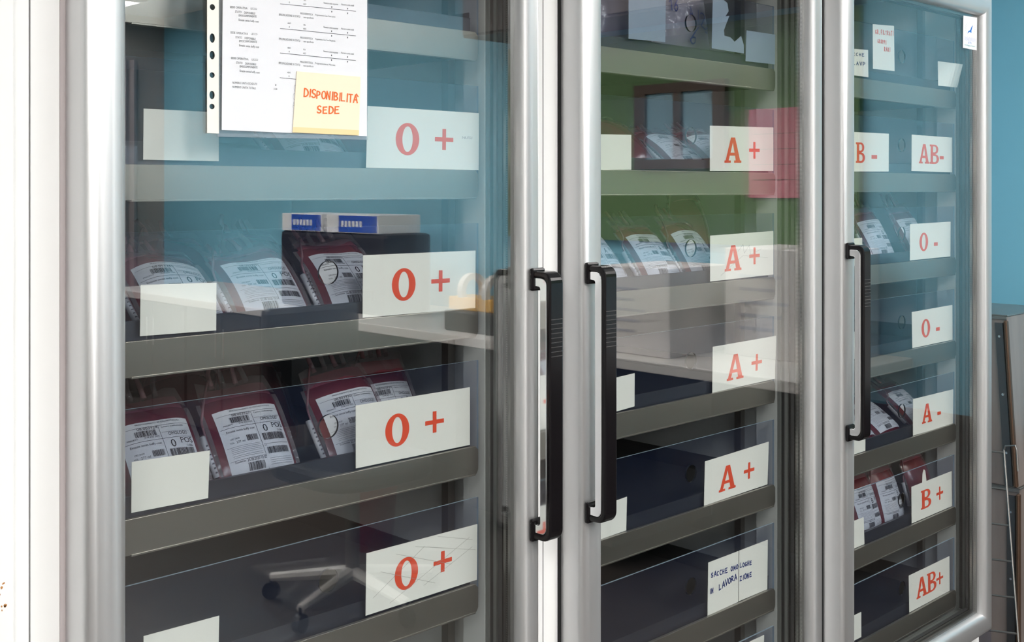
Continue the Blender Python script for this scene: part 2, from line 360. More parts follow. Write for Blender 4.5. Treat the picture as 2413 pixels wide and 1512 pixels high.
carton(3.25, 3.62, -1.66, -1.34, .81, 1.13, 'pale carton with printed lines on the counter, seen in the middle glass')
wc = thing('wall_cabinet', (3.75, -1.9, 2.12), 'dark wall cabinet above the green notice board', 'cabinet')
m = MB(); m.box(3.58, XR - .002, -2.8, -0.93, 2.12, 2.60); m.build('body', 'wainscot', wc)
for k in range(3):
    m = MB(); m.box(3.565, 3.58, -2.79 + k * .62, -2.19 + k * .62, 2.13, 2.59); dd = m.build('cabinet_door', 'wainscot', wc, bevel=.003)
    m = MB(); m.tube([(3.555, -2.25 + k * .62, 2.16), (3.555, -2.25 + k * .62, 2.28)], .005); m.build('cabinet_handle', 'chrome', dd)
carton(3.50, 3.86, -1.28, -0.86, .81, 1.20, 'larger pale carton beside the printed one on the counter')
# open file binders and paper stack
t = thing('paper_stack', (3.3, -1.9, .81), 'stack of white papers lying on the counter', 'papers')
for i in range(8):
    a = R_.uniform(-.015, .015); m = MB(); m.box(3.19 + a, 3.49 + a, -2.08 + a, -1.72 - a, .811 + i * .005, .8155 + i * .005); m.build('sheet_bundle', 'paper', t)
t = thing('label_printer', (3.55, -3.7, .81), 'black label printer on the counter under blue and white cartons', 'printer')
m = MB(); m.box(3.36, 3.66, -4.0, -3.12, .81, 1.20); m.build('housing', 'device_black', t, bevel=.02)
m = MB(); m.box(3.345, 3.36, -3.9, -3.2, .88, .93); m.build('output_slot', 'gap_black', t)
def glove_box(y0, y1, z0, lab):
    t = thing('glove_carton', (3.5, (y0 + y1) / 2, z0), lab, 'box', 'blue and white cartons on the printer')
    m = MB(); m.box(3.36, 3.62, y0, y1, z0, z0 + .09); m.build('box_body', 'paper', t, bevel=.003)
    m = MB(); m.box(3.358, 3.36, y0 + .25 * (y1 - y0), y1 - .01, z0 + .005, z0 + .085); o = m.build('blue_band', 'carton_blue', t)
    m = MB()
    for i in range(6): m.box(3.3572, 3.358, y0 + .3 * (y1 - y0) + i * .03, y0 + .3 * (y1 - y0) + i * .03 + .018, z0 + .03, z0 + .06)
    m.build('white_marks', 'paper', o)
glove_box(-3.98, -3.62, 1.20, 'blue and white carton on the printer, left one of two'); glove_box(-3.58, -3.16, 1.20, 'blue and white carton on the printer, right one of two')
t = thing('tape_dispenser', (3.32, -2.38, .81), 'yellow and black tape dispenser on the counter edge, seen in the left glass', 'tape dispenser')
m = MB(); m.box(3.24, 3.42, -2.55, -2.22, .81, .90); m.build('base', 'device_black', t, bevel=.01)
for k in range(2):
    m = MB(); cyy = -2.48 + k * .15
    P = [(3.33 + .075 * math.cos(a * math.pi / 10), .98 + .075 * math.sin(a * math.pi / 10)) for a in range(20)]
    P2 = [(3.33 + .05 * math.cos(a * math.pi / 10), .98 + .05 * math.sin(a * math.pi / 10)) for a in range(20)]
    m.add([(a, cyy, b) for a, b in P] + [(a, cyy, b) for a, b in P2] + [(a, cyy + .03, b) for a, b in P] + [(a, cyy + .03, b) for a, b in P2],
          [f for i in range(20) for j in [(i + 1) % 20] for f in ((i, j, 20 + j, 20 + i), (40 + i, 60 + i, 60 + j, 40 + j), (i, 40 + i, 40 + j, j), (20 + i, 20 + j, 60 + j, 60 + i))])
    m.build('tape_roll', 'laminate', t)
m = MB(); m.box(3.26, 3.40, -2.54, -2.22, .90, .955); m.build('holder', 'yellow', t, bevel=.005)
t = thing('waste_bin', (2.78, -2.46, 0), 'red waste bin on the floor, seen as a dark red patch in the near glass', 'bin')
m = MB(); n_ = 24
rr = [(.085, .0), (.115, .36), (.122, .36), (.122, .375), (.108, .375), (.08, .01)]
m.add([(2.78 + r * math.cos(2 * math.pi * k / n_), -2.46 + r * math.sin(2 * math.pi * k / n_), z) for r, z in rr for k in range(n_)],
      [(j * n_ + k, j * n_ + (k + 1) % n_, (j + 1) * n_ + (k + 1) % n_, (j + 1) * n_ + k) for j in range(5) for k in range(n_)] + [tuple(range(n_)), tuple(range(5 * n_, 6 * n_))])
m.build('bin_wall', 'chair_red', t, smooth=True)
m = MB(); m.add([(2.78 + .11 * math.cos(a * math.pi / 12), -2.46 + .11 * math.sin(a * math.pi / 12), .33 + .06 * (k % 2)) for a in range(24) for k in (0, 1)], [(2 * a, 2 * ((a + 1) % 24), 2 * ((a + 1) % 24) + 1, 2 * a + 1) for a in range(24)])
m.build('bin_liner', 'device_black', t, smooth=True)
# office chair
t = thing('office_chair', (2.35, -2.0, 0), 'office chair with black seat and pale star base, seen in the near glass', 'chair')
cxx, cyy = 2.35, -2.0
m = MB(); m.prism([(cxx + .24 * math.copysign(abs(math.cos(a)) ** .6, math.cos(a)), cyy + .24 * math.copysign(abs(math.sin(a)) ** .6, math.sin(a))) for a in [i * math.pi / 12 for i in range(24)]], .44, .51, axis='z'); m.build('seat', 'device_black', t, bevel=.02)
m = MB(); m.box(cxx - .2, cxx + .2, cyy - .27, cyy - .22, .58, 1.0); m.build('backrest', 'device_black', t, bevel=.02)
m = MB(); m.tube([(cxx, cyy, .09), (cxx, cyy, .44)], .025, 12); m.build('gas_column', 'steel', t)
m = MB(); m.tube([(cxx, cyy - .1, .44), (cxx, cyy - .26, .46), (cxx, cyy - .27, .62)], .015); m.build('back_support', 'steel', t)
for i in range(5):
    a = i * 2 * math.pi / 5 + .3; m = MB(); ex, ey = cxx + .29 * math.cos(a), cyy + .29 * math.sin(a)
    m.tube([(cxx, cyy, .11), (ex, ey, .075)], [.024, .015]); l = m.build('leg', 'laminate', t)
    m = MB(); m.tube([(ex - .012 * math.sin(a), ey + .012 * math.cos(a), .03), (ex + .012 * math.sin(a), ey - .012 * math.cos(a), .03)], .03, 12); m.tube([(ex, ey, .05), (ex, ey, .08)], .006); m.build('caster', 'device_black', l)

# ------------------------------------------------------------------ white cabinet at the left edge
t = thing('white_cabinet', (0.2, .3, 0), 'white painted metal cabinet left of the refrigerators, small rust spots', 'cabinet')
m = MB(); m.box(-0.55, 0.4795, 0.017, .74, 0, 2.0); m.build('body', 'white_paint', t)
sx = at(38, 465, .012)[0]
m = MB(); m.box(-0.53, sx - .001, 0.0125, .0168, .08, 1.98); d_ = m.build('door', 'white_paint', t, bevel=.002)
r0 = at(6, 1392, .0125); m = MB()
for i in range(9):
    a, b = r0.x + R_.uniform(-.003, .004), r0.z + R_.uniform(-.022, .022); s_ = R_.uniform(.0008, .002)
    m.prism([(a + s_ * math.cos(k) * R_.uniform(.6, 1.2), b + s_ * math.sin(k) * R_.uniform(.8, 1.6)) for k in range(6)], .0121, .0125)
m.build('rust_spots', 'rust', d_)

# ------------------------------------------------------------------ refrigerators
PITCH = .774
X0 = [0.5176, 1.2925, 2.0660]
DW = [0.684, 0.697, 0.706]
SL, SR = [1.12, 1.14, 1.20], [.72, .72, .82]      # width of the left and right frame bar against the nominal one
RAILR = [1.139, 1.925, 2.719]
ZT0 = [1.641, 1.645, 1.6500]
NAMES = ['left', 'middle', 'right']
ZD0, ZD1 = .345, 1.876
FW = .047
def frame_ring(m, x0, x1, z0, z1, prof, mi=0, sl=1.0, sr=1.0):
    n = len(prof); vs = []
    for d, y in prof: vs += [(x0 + d * sl, y, z0 + d), (x1 - d * sr, y, z0 + d), (x1 - d * sr, y, z1 - d), (x0 + d * sl, y, z1 - d)]
    fs = [(i * 4 + k, i * 4 + (k + 1) % 4, j * 4 + (k + 1) % 4, j * 4 + k) for i in range(n) for j in [(i + 1) % n] for k in range(4)]
    m.add(vs, fs, mi)
FRIDGE = []
for i in range(3):
    x0 = X0[i]; x1 = x0 + DW[i]; side = NAMES[i]
    lab = ['glass-door laboratory refrigerator nearest the photographer, handle on its right edge', 'middle glass-door laboratory refrigerator of the row, handle on its left edge',
           'farthest glass-door laboratory refrigerator beside the blue wall, sticker in its top corner'][i]
    fr = thing('laboratory_refrigerator', ((x0 + x1) / 2, .4, 0), lab, 'refrigerator', 'row of blood bank refrigerators'); FRIDGE.append(fr)
    ca, cb = x0 - .0365, x0 + PITCH - .0385
    rv = RAILR[i] + .024            # face of the right reveal
    lv = RAILR[i] - .545 - .014     # face of the left reveal
    # cabinet shell
    m = MB()
    m.box(ca, lv - .035, .016, .74, .10, 1.98); m.box(rv + .035, cb, .016, .74, .10, 1.98)
    m.box(lv - .035, rv + .035, .016, .74, 1.90, 1.98); m.box(lv - .035, rv + .035, .016, .74, .10, .32)
    m.box(lv - .035, rv + .035, .70, .74, .32, 1.90); m.box(ca + .02, cb - .02, .05, .72, .0, .10)
    m.build('cabinet', 'white_paint', fr)
    # inner liner
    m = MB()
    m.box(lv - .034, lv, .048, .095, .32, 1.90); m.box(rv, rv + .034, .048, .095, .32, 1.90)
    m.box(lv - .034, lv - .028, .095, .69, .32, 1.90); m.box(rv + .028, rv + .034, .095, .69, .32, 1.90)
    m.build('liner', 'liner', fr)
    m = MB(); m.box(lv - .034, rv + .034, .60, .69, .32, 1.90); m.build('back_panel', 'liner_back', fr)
    for xx in (lv + .0, rv + .004):
        m = MB(); m.box(xx, xx + .014, .135, .150, .33, 1.89)
        m.build('shelf_upright', 'steel', fr)
    m = MB(); m.box(x0 - .006, x0 + .030, .0143, .0158, ZD0, ZD1); m.box(x1 - .03, x1 + .002, .0143, .0158, ZD0, ZD1); m.build('seal_shade_strip', 'gap_black' if i else 'seam', fr)  # seal strips coloured as the dark gap and shade beside the door
    # door
    prof = [(0, .014), (0, -.020), (.002, -.026), (.007, -.0305), (.014, -.032), (.026, -.0322), (.036, -.030), (.042, -.0255), (.0455, -.019), (FW, -.0125), (FW, .0095), (.03, .014)]
    m = MB(); frame_ring(m, x0, x1, ZD0, ZD1, prof, 0, SL[i], SR[i]); dr = m.build('door', 'aluminium', fr)
    me = dr.data
    for p in me.polygons: p.use_smooth = True
    if hasattr(me, 'set_sharp_from_angle'): me.set_sharp_from_angle(angle=math.radians(32))
    for y0, y1, mm in ((-.012, -.009, 'glass_outer'), (-.003, 0.0, 'glass_inner'), (.006, .009, 'glass_inner')):
        m = MB(); m.box(x0 + FW * SL[i] - .004, x1 - FW * SR[i] + .004, y0, y1, ZD0 + FW - .004, ZD1 - FW + .004); m.build('glass_pane', mm, dr)
    for y0, y1 in ((-.009, -.003), (0, .006)):
        m = MB(); frame_ring(m, x0 - FW * (1 - SL[i]) - .009, x1 + FW * (1 - SR[i]), ZD0, ZD1, [(FW - .003, y0 + .0003), (FW + .007, y0 + .0003), (FW + .007, y1 - .0003), (FW - .003, y1 - .0003)]); m.build('spacer_bar', 'spacer', dr)
    # gasket and inner door edge
    m = MB(); frame_ring(m, x0 - FW * (1 - SL[i]), x1 + FW * (1 - SR[i]), ZD0, ZD1, [(.02, .0145), (FW + .006, .0095), (FW + .009, .015), (.02, .018)]); m.build('inner_edge', 'gasket_dark', dr)
    gd = (x1 - (rv + .002)); g0 = gd - .0
    m = MB()
    gx = [(rv + .001, rv + .012, .0405, .0475), (rv + .004, rv + .014, .033, .040), (rv + .003, rv + .016, .026, .0325), (rv + .007, rv + .018, .0185, .0255)]
    for a, b, ya, yb in gx: m.box(a, b, ya, yb, ZD0 + FW - .005, ZD1 - FW + .005)
    for a, b, ya, yb in gx: m.box(lv - (b - rv), lv - (a - rv), ya, yb, ZD0 + FW - .005, ZD1 - FW + .005)
    for k, (a, b, ya, yb) in enumerate(gx):
        m.box(lv - .001, rv + .001, ya, yb, ZD0 + FW - .02, ZD0 + FW - .006); m.box(lv - .001, rv + .001, ya, yb, ZD1 - FW + .006, ZD1 - FW + .02)
    for k in range(len(m.m)): m.m[k] = (k // 6) % 2
    m.build('gasket', ['gasket', 'gasket_dark'], fr)

    # handle
    hx = [1.1795, 1.2985, 2.0745][i]; hw = .027; zt, zb = [(1.293, .907), (1.296, .909), (1.301, .914)][i]
    if i == 0: pass
    yb_, yf = -.032, -.071
    def upath(off, rad=.016):
        """U-shaped centre line, off = inset from the outer outline"""
        y_o = yf + off; za, zb2 = zt - off, zb + off; r = max(rad - off * .6, .004); P = [(yb_, za)]
        P += [(y_o + r - r * math.sin(k * math.pi / 12), za - r + r * math.cos(k * math.pi / 12)) for k in range(7)]
        P += [(y_o + r - r * math.cos(k * math.pi / 12), zb2 + r - r * math.sin(k * math.pi / 12)) for k in range(7)]
        return P + [(yb_, zb2)]
    h = MB()
    def layer(mb, o0, o1, xa, xb):
        A = upath(o0); B = upath(o1); n = len(A)
        vs = [(xa, y, z) for y, z in A] + [(xa, y, z) for y, z in B] + [(xb, y, z) for y, z in A] + [(xb, y, z) for y, z in B]
        fs = []
        for k in range(n - 1): fs += [(k, k + 1, n + k + 1, n + k), (2 * n + k, 3 * n + k, 3 * n + k + 1, 2 * n + k + 1), (k, 2 * n + k, 2 * n + k + 1, k + 1), (n + k, n + k + 1, 3 * n + k + 1, 3 * n + k)]
        fs += [(0, n, 3 * n, 2 * n), (n - 1, 3 * n - 1, 4 * n - 1, 2 * n - 1)]
        mb.add(vs, fs)
    layer(h, 0, .0085, hx, hx + hw); hd = h.build('handle', 'black_plastic', fr, bevel=.0022)
    h = MB(); layer(h, .0088, .022, hx + .001, hx + hw - .001); h.build('chrome_inlay', 'chrome', hd, bevel=.0012)
    for zz in (zt - .012, zb + .012):
        h = MB(); h.box(hx - .003, hx + hw - .003, -.0385, -.031, zz - .0165, zz + .0165); h.build('handle_foot', 'black_plastic', hd, bevel=.003)
    h = MB()
    for k in range(9):
        zz = zt - .068 - k * .0066
        h.box(hx + .002, hx + hw - .002, yf - .0005, yf + .004, zz, zz + .0010)
    h.build('grip_ridges', 'ridge', hd)
# the sticker in the corner of the far door
fr = FRIDGE[2]
ys = -.0123
def quadmap(c, Y):
    P = [at(x, y, Y) for x, y in c]      # TL TR BR BL
    def f(a, b, off=0.0):
        t_ = P[0].lerp(P[1], a); b_ = P[3].lerp(P[2], a); p = b_.lerp(t_, b); return (p.x, p.y - off, p.z)
    return f
def slab(name, f, matname, parent, th, poly=None, pts=None, org=None):
    """thin card from a quad map"""
    poly = poly or [(0, 0), (1, 0), (1, 1), (0, 1)]
    m = MB(); n = len(poly)
    vs = [f(a, b, th) for a, b in poly] + [f(a, b, 0) for a, b in poly]
    m.add(vs, [tuple(range(n)), tuple(range(2 * n - 1, n - 1, -1))] + [(k, n + k, n + (k + 1) % n, (k + 1) % n) for k in range(n)])
    return m.build(name, matname, parent, org=org)
f = quadmap([(2270, 36.5), (2302, 42), (2301, 118.5), (2269, 112.5)], ys)
st = slab('sticker', f, 'paper', fr, .0004); st['label'] = 'white sticker with a blue flying bird and teal lettering'
F = lambda a, b: f(a, b, .0007)
bird = [(.28, .455), (.33, .50), (.36, .545), (.47, .575), (.52, .605), (.56, .665), (.62, .715), (.69, .745), (.66, .70), (.63, .65), (.60, .60), (.575, .555), (.60, .53), (.575, .505), (.53, .51), (.48, .53), (.40, .51), (.34, .48)]
flat('bird_emblem', [(bird, [tuple(range(len(bird)))])], F, 'sticker_blue', st)
flat('teal_lettering', [T('ecology project', .10, .085, .05, .78)], F, 'sticker_teal', st)
flat('blue_lettering', [T('ETS', .38, .16, .06, .22)], F, 'sticker_blue', st)
wv = []
for r in range(3): wv += line([(.08 + .04 * k, .34 - r * .04 + .022 * math.sin(k * 1.5)) for k in range(22)], .016)
flat('wave_marks', wv, F, 'sticker_pale', st)
flat('sun_ray_marks', [seg((.5 + .30 * math.cos(a), .62 + .15 * math.sin(a)), (.5 + .40 * math.cos(a), .62 + .21 * math.sin(a)), .03) for a in [k * math.pi / 9 for k in range(-2, 12)]], F, 'sticker_grey', st)

# ------------------------------------------------------------------ drawers
YR0, YR1 = .036, .042      # steel rail
YA0, YA1 = .0435, .0470    # clear front
def hole_panel(m, x0, x1, z0, z1, cx, cz, rx, rz, y0, y1, edge=1, n=28, cut=2):
    angs = sorted([2 * math.pi * k / n for k in range(n)] + [math.atan2(z - cz, x - cx) % (2 * math.pi) for x in (x0, x1) for z in (z0, z1)])
    inn = []; out = []
    for a in angs:
        c, s_ = math.cos(a), math.sin(a); inn.append((cx + rx * c, cz + rz * s_))
        tx = ((x1 - cx) / c if c > 1e-9 else ((x0 - cx) / c if c < -1e-9 else 1e9)); tz = ((z1 - cz) / s_ if s_ > 1e-9 else ((z0 - cz) / s_ if s_ < -1e-9 else 1e9))
        t_ = min(tx, tz); out.append((cx + t_ * c, cz + t_ * s_))
    k = len(angs)
    vs = [(a, y0, b) for a, b in inn] + [(a, y0, b) for a, b in out] + [(a, y1, b) for a, b in inn] + [(a, y1, b) for a, b in out]
    m.add(vs, [f_ for i in range(k) for j in [(i + 1) % k] for f_ in ((i, j, k + j, k + i), (2 * k + i, 3 * k + i, 3 * k + j, 2 * k + j))], 0)
    m.add(vs, [f_ for i in range(k) for j in [(i + 1) % k] for f_ in ((k + i, k + j, 3 * k + j, 3 * k + i),)], edge)
    m.add(vs, [(i, 2 * k + i, 2 * k + (i + 1) % k, (i + 1) % k) for i in range(k)], cut)
ORD = ['topmost', 'second', 'third', 'fourth', 'fifth', 'sixth', 'bottom']
DRAWERS = {}
def drawer(i, k, extra, px_dx=0.0):
    zt = ZT0[i] - .2015 * k; xr = RAILR[i]; xl = xr - .543
    lab = '%s steel drawer in the %s refrigerator, %s' % (ORD[k], ['nearest', 'middle', 'farthest'][i], extra)
    t = thing('sliding_tray', ((xl + xr) / 2, .3, zt - .041), lab, 'tray', 'pull-out trays in the refrigerators')
    c = .006; xe = xl - .010
    m = MB(); m.prism([(xe + c, zt - .041), (xr - c * .6, zt - .041), (xr, zt - .041 + c), (xr, zt - c), (xr - c, zt), (xe + c, zt), (xe, zt - c), (xe, zt - .041 + c)], YR0, YR1)
    m.box(xl + c, xr - c, YR0 - .0015, YR1 + .004, zt - .0425, zt - .040)
    m.build('front_rail', 'steel', t, bevel=.0005)
    m = MB()
    m.box(xl + .004, xr - .004, .0495, .051, zt - .036, zt + .020); m.box(xl + .004, xr - .004, .049, .055, zt + .020, zt + .0215)
    m.box(xl + .004, xr - .004, .051, .55, zt - .004, zt - .0025)
    m.box(xl + .004, xl + .0055, .051, .55, zt - .036, zt + .030); m.box(xr - .0055, xr - .004, .051, .55, zt - .036, zt + .030)
    m.box(xl + .004, xr - .004, .5485, .55, zt - .036, zt + .05)
    m.build('tray', 'tray_steel', t)
    m = MB(); cxh = (xl + xr) / 2 + .012; hole_panel(m, xl - .004, xr + .007 + px_dx, zt - .03, zt + .1235, cxh, zt + .064, .0155, .0155, YA0, YA1)
    m.build('front_panel', ['acrylic', 'acrylic_lit_edge', 'acrylic_cut'], t)
    DRAWERS[(i, k)] = (t, zt, xl, xr); return t
def card(t, corners, content=None, name='label_card', matname='card', lab=None, poly=None, y=None):
    f = quadmap(corners, (YA0 - .0002) if y is None else y)
    c = slab(name, f, matname, t, .0006, poly)
    if lab: c['label'] = lab
    F = lambda a, b: f(a, b, .0009)
    if content:
        for ch, a0, a1, b0, b1 in content: flat('red_character', big(ch, a0, a1, b0, b1), F, 'red_ink', c)
    return c, F
O_P = [('0', .24, .445, .22, .76), ('+', .585, .755, .33, .69)]
A_P = [('A', .215, .475, .185, .75), ('+', .60, .77, .28, .66)]
d = drawer(0, 0, 'its front cut by the top of the picture')
d = drawer(0, 1, 'large 0+ card just right of the hanging sheets')
c, F = card(d, [(865.7, 249.4), (1128, 266.6), (1127.4, 400.5), (862, 395)], O_P)
flat('pencil_scribble', hand('NUSI', .84, .54, .04, .028, .005), F, 'pale_ink', c)
card(d, [(338, 255.7), (515, 264.6), (515, 379.8), (337, 376)], name='blank_card')
d = drawer(0, 2, 'large 0+ card, three labelled blood bags behind it')
card(d, [(854.9, 601), (1120, 590), (1119.5, 725.3), (854, 748.3)], O_P); card(d, [(331, 670.8), (509.6, 665.6), (508.8, 778), (329.3, 791.7)], name='blank_card')
d = drawer(0, 3, 'large 0+ card, four blood bags behind it')
card(d, [(837.8, 955), (1106.7, 911.8), (1106.7, 1047.5), (838, 1103)], O_P); card(d, [(309.8, 1088), (493.6, 1060.6), (490, 1172.8), (309, 1207.8)], name='blank_card')
d = drawer(0, 4, 'empty behind a 0+ card with crossed pencil lines')
c, F = card(d, [(863, 1303), (1124.3, 1234), (1123.3, 1365), (861, 1450)], O_P)
flat('pencil_lines', sum([line(p, .004) for p in ([(.06, .25), (.5, .86)], [(.2, .08), (.92, .8)], [(.5, .2), (.95, .62)], [(.12, .64), (.6, .18)], [(.25, .86), (.75, .42)], [(.42, .9), (.98, .55)], [(.62, .97), (.95, .75)])], []), F, 'pencil', c)
card(d, [(338, 1498), (516, 1449.7), (514, 1565), (337, 1617)], name='blank_card')
# middle refrigerator
d = drawer(1, 0, 'torn blue cards and clear pouches in it')
card(d, [(1481, -60), (1569, -50), (1567, 99), (1480.6, 91.4)], name='blue_card', matname='card_blue')
tq = [(1676.7, -20), (1755, -8), (1755, 126.5), (1676.7, 114)]
tp = [(0.03, .96), (.30, .90), (.46, .84), (.50, .70), (.40, .60), (.52, .62), (.36, .36), (.37, .26), (.56, .245), (.68, .18), (.88, .30), (.965, .14), (.965, .0), (0, 0)]
card(d, tq, name='torn_card', matname='card_blue', poly=list(reversed(tp)))
card(d, [(1758.5, 71.4), (1826.4, 81.8), (1825.6, 151.8), (1756.3, 144)], name='blank_card', matname='card_blue')
d = drawer(1, 1, 'A+ card hanging in the green and red reflection')
card(d, [(1672.3, 296), (1821.8, 300.3), (1821.8, 402.8), (1672.3, 402.8)], A_P); card(d, [(1405, 316), (1487, 317.5), (1487, 399.5), (1405, 400)], name='blank_card')
d = drawer(1, 2, 'A+ card with pencil scribble, blood bags behind it')
c, F = card(d, [(1673, 555), (1821.8, 544), (1821.8, 646.4), (1673, 663)], A_P)
flat('pencil_scribble', sum([line(p, .004) for p in ([(.42, .6), (.5, .75), (.52, .55), (.6, .72), (.62, .5), (.8, .62)], [(.15, .1), (.5, .5), (.9, .4)])], []), F, 'pencil', c)
d = drawer(1, 3, 'empty behind its A+ card, level with the handles')
card(d, [(1679, 816.8), (1828.6, 790.7), (1825.7, 891.8), (1677.9, 925)], A_P); card(d, [(1420, 897), (1495, 878.6), (1494.6, 957), (1420, 978)], name='blank_card')
d = drawer(1, 4, 'empty behind its A+ card, below the handle foot')
card(d, [(1660.8, 1086.8), (1811, 1040), (1808, 1140.5), (1658.5, 1191)], A_P); card(d, [(1400, 1197), (1477, 1169.6), (1475, 1249), (1400, 1275)], name='blank_card')
d = drawer(1, 5, 'two white cards with blue handwriting on it')
q = [(1668.4, 1325), (1808.7, 1271), (1807.6, 1387.5), (1666.8, 1450)]
c1, F = card(d, [(1668.4, 1325), (1740, 1297.5), (1738.7, 1417.4), (1666.8, 1450)], name='handwritten_card')
flat('blue_handwriting', hand('SACCHE', .10, .70, .085, .092, .020, -.05) + hand('OMO', .74, .665, .075, .09, .020, -.02) + hand('IN', .06, .40, .085, .09, .02, .02) + hand('LAVORA', .36, .40, .105, .1, .022, .12), F, 'blue_ink', c1)
c2, F = card(d, [(1741.7, 1296.7), (1808.7, 1271), (1807.6, 1387.5), (1740, 1416)], name='handwritten_card')
flat('blue_handwriting', hand('LOGHE', .03, .66, .08, .085, .020, -.06) + hand('ZIONE', .03, .40, .09, .095, .022, -.02), F, 'blue_ink', c2)
d = drawer(1, 6, 'only the top of its white card showing')
card(d, [(1765.6, 1511), (1800, 1495.3), (1798, 1590), (1764, 1608)], name='blank_card')
# far refrigerator
d = drawer(2, 0, 'card with red handwriting on it')
c, F = card(d, [(2056, 57), (2106, 61), (2107.5, 167.7), (2056.6, 162)], name='handwritten_card')
flat('red_handwriting', hand('GR.FILTRATI', .12, .79, .085, .085, .022, 0, .1, .55) + hand('GRUPPI', .22, .60, .08, .075, .02, -.06, .1, .5) + hand('RARI', .52, .43, .08, .085, .02, 0, .1, .55), F, 'red_ink', c)
c, F = card(d, [(1988, 113), (2045, 117.7), (2045.7, 182), (1988, 174)], name='handwritten_card')
flat('blue_handwriting', hand('SACCHE', .12, .75, .11, .125, .02) + hand('LAVP', .36, .40, .13, .14, .022), F, 'blue_ink', c)
m = MB(); n = 8; vs = []
for a in range(n + 1):
    u = a / n; Yc = YA0 - .0008 - .029 * u * u
    vs += [tuple(at(2211 + 44.6 * u, 201.7 + 4.3 * u, Yc)), tuple(at(2210 + 59 * u, 144 + 7.5 * u, Yc - .002 * u))]
vs2 = [(x, y + .0004, z) for x, y, z in vs]
m.add(vs + vs2, [f_ for a in range(n) for f_ in ((2 * a, 2 * a + 2, 2 * a + 3, 2 * a + 1), (2 * n + 2 + 2 * a, 2 * n + 2 + 2 * a + 1, 2 * n + 2 + 2 * a + 3, 2 * n + 2 + 2 * a + 2))])
m.build('curled_card', 'card', d)
d = drawer(2, 1, 'B- and AB- cards on it')
card(d, [(1998, 310), (2094, 315), (2093.6, 404), (1998, 404)], [('B', .18, .40, .22, .74), ('-', .56, .70, .33, .43)])
card(d, [(2148, 317), (2243.4, 324), (2242.8, 405.8), (2147.5, 402.8)], [('A', .17, .42, .22, .76), ('B', .43, .66, .22, .76), ('-', .68, .78, .36, .45)])
d = drawer(2, 2, 'upper of two 0- cards, labelled bags behind it')
N_P = [('0', .22, .43, .22, .74), ('-', .575, .67, .34, .44)]
card(d, [(2144, 528), (2239.6, 522), (2239, 603.8), (2143.8, 613.3)], N_P); card(d, [(2000, 562), (2031, 560), (2031, 624), (2000, 627)], name='blank_card')
d = drawer(2, 3, 'empty behind the lower of two 0- cards')
card(d, [(2148, 735), (2243.8, 718), (2244, 800), (2149.6, 820)], N_P); card(d, [(2000, 783), (2029.6, 779), (2029.6, 843), (2000, 848)], name='blank_card')
d = drawer(2, 4, 'A- card, bags lying behind it')
card(d, [(2151, 940), (2245.8, 916.7), (2245.4, 998.8), (2151, 1025.8)], [('A', .21, .46, .25, .78), ('-', .59, .68, .38, .47)]); card(d, [(2000, 996), (2039, 985), (2038.6, 1061.6), (2000, 1074)], name='blank_card')
d = drawer(2, 5, 'B+ card with a paper tab, bags behind it')
c, F = card(d, [(2147.5, 1146.6), (2242, 1109.4), (2242.8, 1191.8), (2148, 1232.8)], [('B', .22, .47, .26, .78), ('+', .60, .77, .33, .70)])
flat('paper_tab', [([(.25, .97), (.36, .96), (.33, 1.3), (.29, 1.36), (.26, 1.25)], [(0, 1, 2, 3, 4)])], F, 'card', c)
card(d, [(2000, 1231), (2034.7, 1218), (2036.5, 1281.5), (2000, 1297)], name='blank_card')
d = drawer(2, 6, 'empty behind its AB+ card')
card(d, [(2141, 1355.8), (2236.7, 1309.7), (2237.4, 1391), (2142.4, 1442.4)], [('A', .17, .43, .25, .80), ('B', .43, .66, .25, .80), ('+', .66, .83, .34, .68)])
card(d, [(2000, 1455), (2029, 1441), (2029, 1500), (2000, 1515)], name='blank_card')

# ------------------------------------------------------------------ blood bags
def label_layout(kind, num, date, seed):
    P = [Q(.0, .695, 1, .700), Q(.53, .0, .535, .90), Q(.0, .905, 1, .909), Q(.55, .36, 1, .364), Q(0, .20, .53, .204), Q(.0, .40, .5, .403), Q(.55, .79, .98, .793)]
    for y in (.30, .325, .35, .375, .24, .265): P.append(Q(.05, y, .50, y + .003))
    for y in (.05, .08, .11, .14): P.append(Q(.57, y, .97, y + .003))
    P += [T(num, .22, .868, .045, .30), T('OMOLOGO', .64, .735, .05, .30), T('0' if kind == '0' else kind, .63, .555, .115, .075), T('POS', .79, .60, .085, .20)]
    P += [T('CcDEe', .86, .545, .03, .11), T('Emazie senza buffy coat', .06, .625, .034, .44), T('PRELIEVO', .05, .735, .022, .14), T('25.08.2020 10:02', .28, .735, .024, .22)]
    P += [T('VOL', .06, .455, .024, .06), T('277 ml', .15, .45, .034, .13), T('CPD SAGM', .08, .51, .024, .13), T('Scadenza', .05, .165, .028, .15), T(date, .22, .155, .042, .31)]
    P += [T('FRAZIONAMENTO ED ETICHETTATURA', .22, .95, .022, .66), T('Centro trasfusionale', .57, .865, .022, .34), T('VS.', .56, .33, .022, .04)]
    P += bars(.17, .48, .765, .855, 22, seed) + bars(.32, .50, .455, .545, 14, seed + 1) + bars(.58, .97, .42, .53, 26, seed + 2) + bars(.58, .97, .21, .31, 34, seed + 3) + bars(.22, .48, .02, .135, 22, seed + 4)
    return P
_BC = {}
def spine(L, p0, p1, n=40):
    pts = [(0.0, 0.0)]
    for k in range(n):
        a = math.radians(p0 + (p1 - p0) * (k + .5) / n); y, z = pts[-1]; pts.append((y + math.sin(a) * L / n, z + math.cos(a) * L / n))
    return pts
BAGN = [0]
